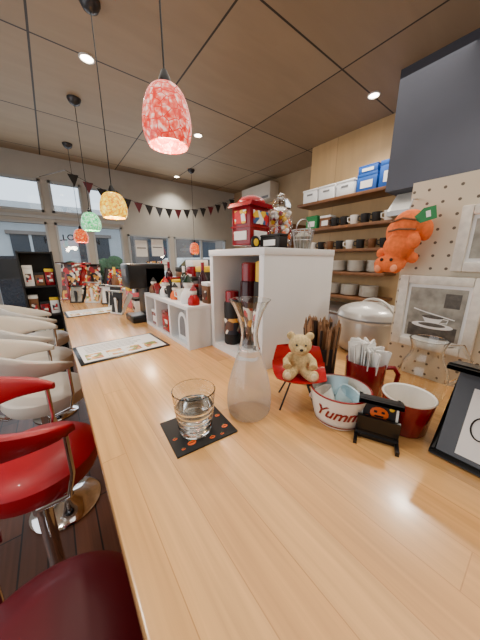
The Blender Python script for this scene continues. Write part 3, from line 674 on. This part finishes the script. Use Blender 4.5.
b.sph((.0034,.0,.074),(.0008,.050,.010),m_paper,seg=24).sph((.003,.0,.076),(.0008,.034,.006),m_sketchd,seg=24)
b.prism([(-.026,.10),(.026,.10),(.014,.078),(-.014,.078)],0,.001,m_paper,X=TR(.0032,0,0)@RZ(pi/2)@RX(pi/2)).sph((.0022,.0,.100),(.0008,.026,.005),m_sketchd,seg=24)
b.tube([(.003,-.024,.097),(.003,-.036,.096),(.003,-.034,.086),(.003,-.020,.084)],.0014,m_paper,6)
b.tube([(.003,.05,.12),(.003,.02,.112),(.003,-.05,.098)],.0016,m_paper,6)
b.done('drawing',e)
bigframe(-.02,.185,C-.03,C+.135,'distressed white frame hung above the other frame')
e=thing('plush_toy','orange plush animal hanging from the pegboard with green tag','plush toy',(.825,.295,C+.05),sc=.98)
b=B()
b.sph((-.005,-.01,.045),(.040,.044,.044),m_orange)
b.sph((-.012,.006,-.012),(.036,.042,.04),m_orange)
b.sph((-.02,.022,-.062),(.032,.044,.026),m_orange)
b.sph((-.03,.0,-.072),(.016,.017,.018),m_orange).sph((-.03,.044,-.074),(.016,.017,.018),m_orange)
for s_ in(-1,1): b.sph((-.0,-.008+s_*.042,.03),(.016,.018,.03),m_orange).sph((-.03,-.01+s_*.026,.0),(.016,.016,.022),m_orange)
b.sph((-.0,-.030,-.045),(.014,.014,.016),m_orange).sph((-.0,.058,-.03),(.014,.014,.016),m_orange)
remeshed(b,'body',e,.003,4)
B().sph((-.0445,.044,-.076),(.006,.010,.011),m_opink,seg=12).done('muzzle_patch',e); B().sph((-.0445,.0,-.074),(.006,.010,.011),m_opink,seg=12).done('muzzle_patch',e)
B().sph((-.049,.034,-.050),.005,m_blackm,seg=10).done('eye',e); B().sph((-.049,.008,-.050),.005,m_blackm,seg=10).done('eye',e)
B().tube([(-.040,.026,.055),(-.046,-.006,.062),(-.040,-.036,.055)],.003,m_brown,6).done('stripe',e)
B().tube([(-.038,.03,.030),(-.047,-.0,.034),(-.042,-.04,.030)],.003,m_brown,6).done('stripe',e)
B().prism([(-.016,-.026),(.016,-.026),(.018,0),(0,.026),(-.018,.01)],-.001,.001,m_green,X=TR(-.035,-.052,.065)@RY(-pi/2)@RZ(.2)).prism([(-.008,-.014),(.008,-.014),(.008,-.004),(-.008,-.004)],-.0018,.0018,m_paper,X=TR(-.035,-.052,.065)@RY(-pi/2)@RZ(.2)).done('tag',e)
B().tube([(0,0,.085),(.02,0,.12),(.056,0,.125)],.002,m_steel,6).done('hook',e)
# ------------------------------------------------------------------ kitchen shelving
def kshelf(z,y0=1.06,y1=2.2):
    B().box(2.6,2.899,y0,y1,z-.03,z,m_brown,bev=.002).done('wall_shelf',label='brown wooden wall shelf holding kitchen ware',cat='shelf',group='wooden kitchen wall shelves')
Z=[C+.675,C+.371,C+.12,C-.13,C-.4]
for z in Z: kshelf(z)
def basket(y,z,w=.2):
    e=thing('storage_box','white plastic storage box on the top shelf','storage box',(2.73,y,z),group='white storage boxes on the top shelf')
    B().box(-.11,.11,-w/2,w/2,0,.15,m_whitep,bev=.01).box(-.115,.115,-w/2-.005,w/2+.005,.13,.15,m_white,bev=.004).done('body',e)
    B().box(-.113,-.11,-.04,.04,.08,.1,m_grey).done('handle',e)
for k in range(3): basket(2.03-.225*k,Z[0])
for (y,h,w,z) in [(1.36,.17,.2,Z[0]),(1.36,.07,.19,Z[0]+.172),(1.14,.24,.2,Z[0])]:
    tin(2.74,y,z,.2,w,h,m_blue,m_blue,'blue cardboard box on the top shelf','cardboard_box','blue boxes on the top shelf')
tin(2.72,2.02,Z[1],.1,.16,.16,m_green,m_green,'green box with white label','cardboard_box','boxes on the second shelf')
tin(2.72,1.82,Z[1],.12,.14,.14,m_brown,m_paper,'brown box with white lid','cardboard_box','boxes on the second shelf')
for k in range(6): cup(2.68,1.12+.115*k,Z[1],m_blackm if k%3 else m_ceram,'black cup on the second shelf' if k%3 else 'white cup on the second shelf',1.2)
for k in range(9): cup(2.66,1.12+.12*k,Z[2],[m_blackm,m_brown,m_blackm,m_ceram][k%4],['black cup','brown cup','black cup','white cup'][k%4]+' on the third shelf',1.15)
pl=None
for j,y in enumerate((1.2,1.42,1.64,1.86,2.06)):
    for zz,zi in ((Z[3],0),(Z[4],1)):
        for k in range(9):
            loc=(2.74,y+zi*.05,zz+k*.013)
            if pl is None:
                pl=B().lathe([(0,0),(.05,0),(.055,.004),(.095,.018),(.095,.021),(.052,.008),(0,.007)],m_ceram,24).done('plate',None,loc=loc,label='white plate in a stack on the kitchen shelf',cat='plate',group='stacked plates on the kitchen shelves')
            else: dup(pl,loc)
B().box(2.3,2.88,-1.5,2.2,0,.86,m_steel,bev=.004).box(2.27,2.88,-1.5,2.22,.86,.89,m_steel,bev=.004).done('kitchen_counter',label='stainless steel kitchen counter against the wall',cat='counter')
e=thing('range_hood','pale metal range hood under the dark soffit','range hood',(2.62,.62,C+.36))
B().box(-.28,.26,-.4,.38,.0,.04,m_steel).prism([(-.28,.04),(.26,.04),(.26,.195),(-.12,.195)],-.38,.4,m_whitep,X=RX(pi/2)).done('hood_body',e)
e=thing('air_conditioner','beige wall-mounted air conditioner near the ceiling','air conditioner',(3.28,3.7,CE-.36))
B().box(-.11,.115,-.4,.4,0,.28,m_cream,bev=.02).done('housing',e); B().box(-.113,-.10,-.36,.36,.02,.06,m_grey).done('vent',e)
e=thing('display_cabinet','tall dark wooden display cabinet by the side wall','cabinet',(3.05,3.1,0))
b=B().box(-.2,.34,-.45,-.42,0,1.95,m_brown).box(-.2,.34,.42,.45,0,1.95,m_brown).box(.3,.34,-.42,.42,0,1.95,m_brown)
for z in(.05,.5,.9,1.25,1.6,1.93): b.box(-.2,.3,-.42,.42,z-.02,z,m_brown)
b.done('body',e)
for z in(.9,1.25,1.6):
    for k in range(6):
        bottle(2.98,2.76+.13*k,z,.26,.035,[m_dgreen,m_dwine,m_red,m_yellow,m_blue][(k+int(z*10))%5],[m_red,m_paper,m_black][k%3],'assorted bottle on the display cabinet shelf','bottles in the display cabinet')
e=thing('side_table','small white table near the window','table',(1.6,3.9,0))
B().cyl((0,0,.70),.35,.03,m_whitep,40,bev=.005).done('tabletop',e); B().cyl((0,0,.02),.03,.68,m_chrome).done('pole',e); B().cyl((0,0,0),.22,.02,m_chrome,36,bev=.005).done('base',e)
for k,(x,y) in enumerate([(1.5,3.8),(1.65,3.98),(1.75,3.78)]): ornament(x,y,.731,.2+.04*k,[m_red,m_paper,m_redc][k],[m_red,m_redc,m_blackm][k],['red figurine','white figurine','dark red figurine'][k]+' on the side table','figurines on the side table')
e=thing('display_bench','wooden display bench beneath the window','bench',(2.5,4.35,0))
B().box(-.6,.6,-.18,.22,.86,.9,m_brown,bev=.003).done('bench_top',e)
for sx in(-.56,.56): B().box(sx-.025,sx+.025,-.15,.19,0,.86,m_brown).done('leg',e)
for k in range(8):
    x=1.98+k*.15
    if k%2: ornament(x,4.35,.901,.20+.02*(k%3),[m_redc,m_paper,m_pump][k%3],[m_blackm,m_redc,m_dgreen][k%3],['red','white','orange'][k%3]+' figurine on the display bench','figurines on the display bench')
    else: tin(x,4.35,.901,.10,.10,.20+.14*(k%3),[m_redc,m_brown,m_dgreen][k%3],[m_paper,m_red,m_yellow][k%3],['dark red','brown','green'][k%3]+' gift box on the display bench','gift_box','gift boxes on the display bench')
# ------------------------------------------------------------------ lights / world
def area(n,loc,rot,sx,sy,e,c):
    L=bpy.data.lights.new(n,'AREA'); L.shape='RECTANGLE'; L.size=sx; L.size_y=sy; L.energy=e; L.color=c
    o=bpy.data.objects.new(n,L); col.objects.link(o); o.location=loc; o.rotation_euler=rot
area('ceiling_soft',(.9,.6,CE-.06),(0,0,0),2.2,3.2,33,(1,.93,.83))
area('window_day',(.9,YF-.15,C+.2),(-pi/2,0,0),3.6,1.6,30,(.86,.93,1))
area('side_day',(-1.7,1.2,1.6),(0,-pi/2,0),1.6,3.4,34,(.92,.95,1))
area('kitchen_soft',(2.1,1.4,CE-.06),(0,0,0),.8,1.6,12,(1,.92,.82))
w=bpy.data.worlds.new('world'); bpy.context.scene.world=w; w.use_nodes=True
bg=w.node_tree.nodes['Background']; bg.inputs[0].default_value=(.74,.87,1,1); bg.inputs[1].default_value=2.2
# ------------------------------------------------------------------ camera
cd=bpy.data.cameras.new('camera'); cam=bpy.data.objects.new('camera',cd); col.objects.link(cam)
cd.sensor_fit='HORIZONTAL'; cd.sensor_width=36; cd.lens=241/480*36; cd.clip_start=.02
yaw=math.atan2(190,248.4); p=math.atan2(60,241)
cam.location=(0,0,C); cam.rotation_euler=(pi/2-p,0,-yaw)
bpy.context.scene.camera=cam
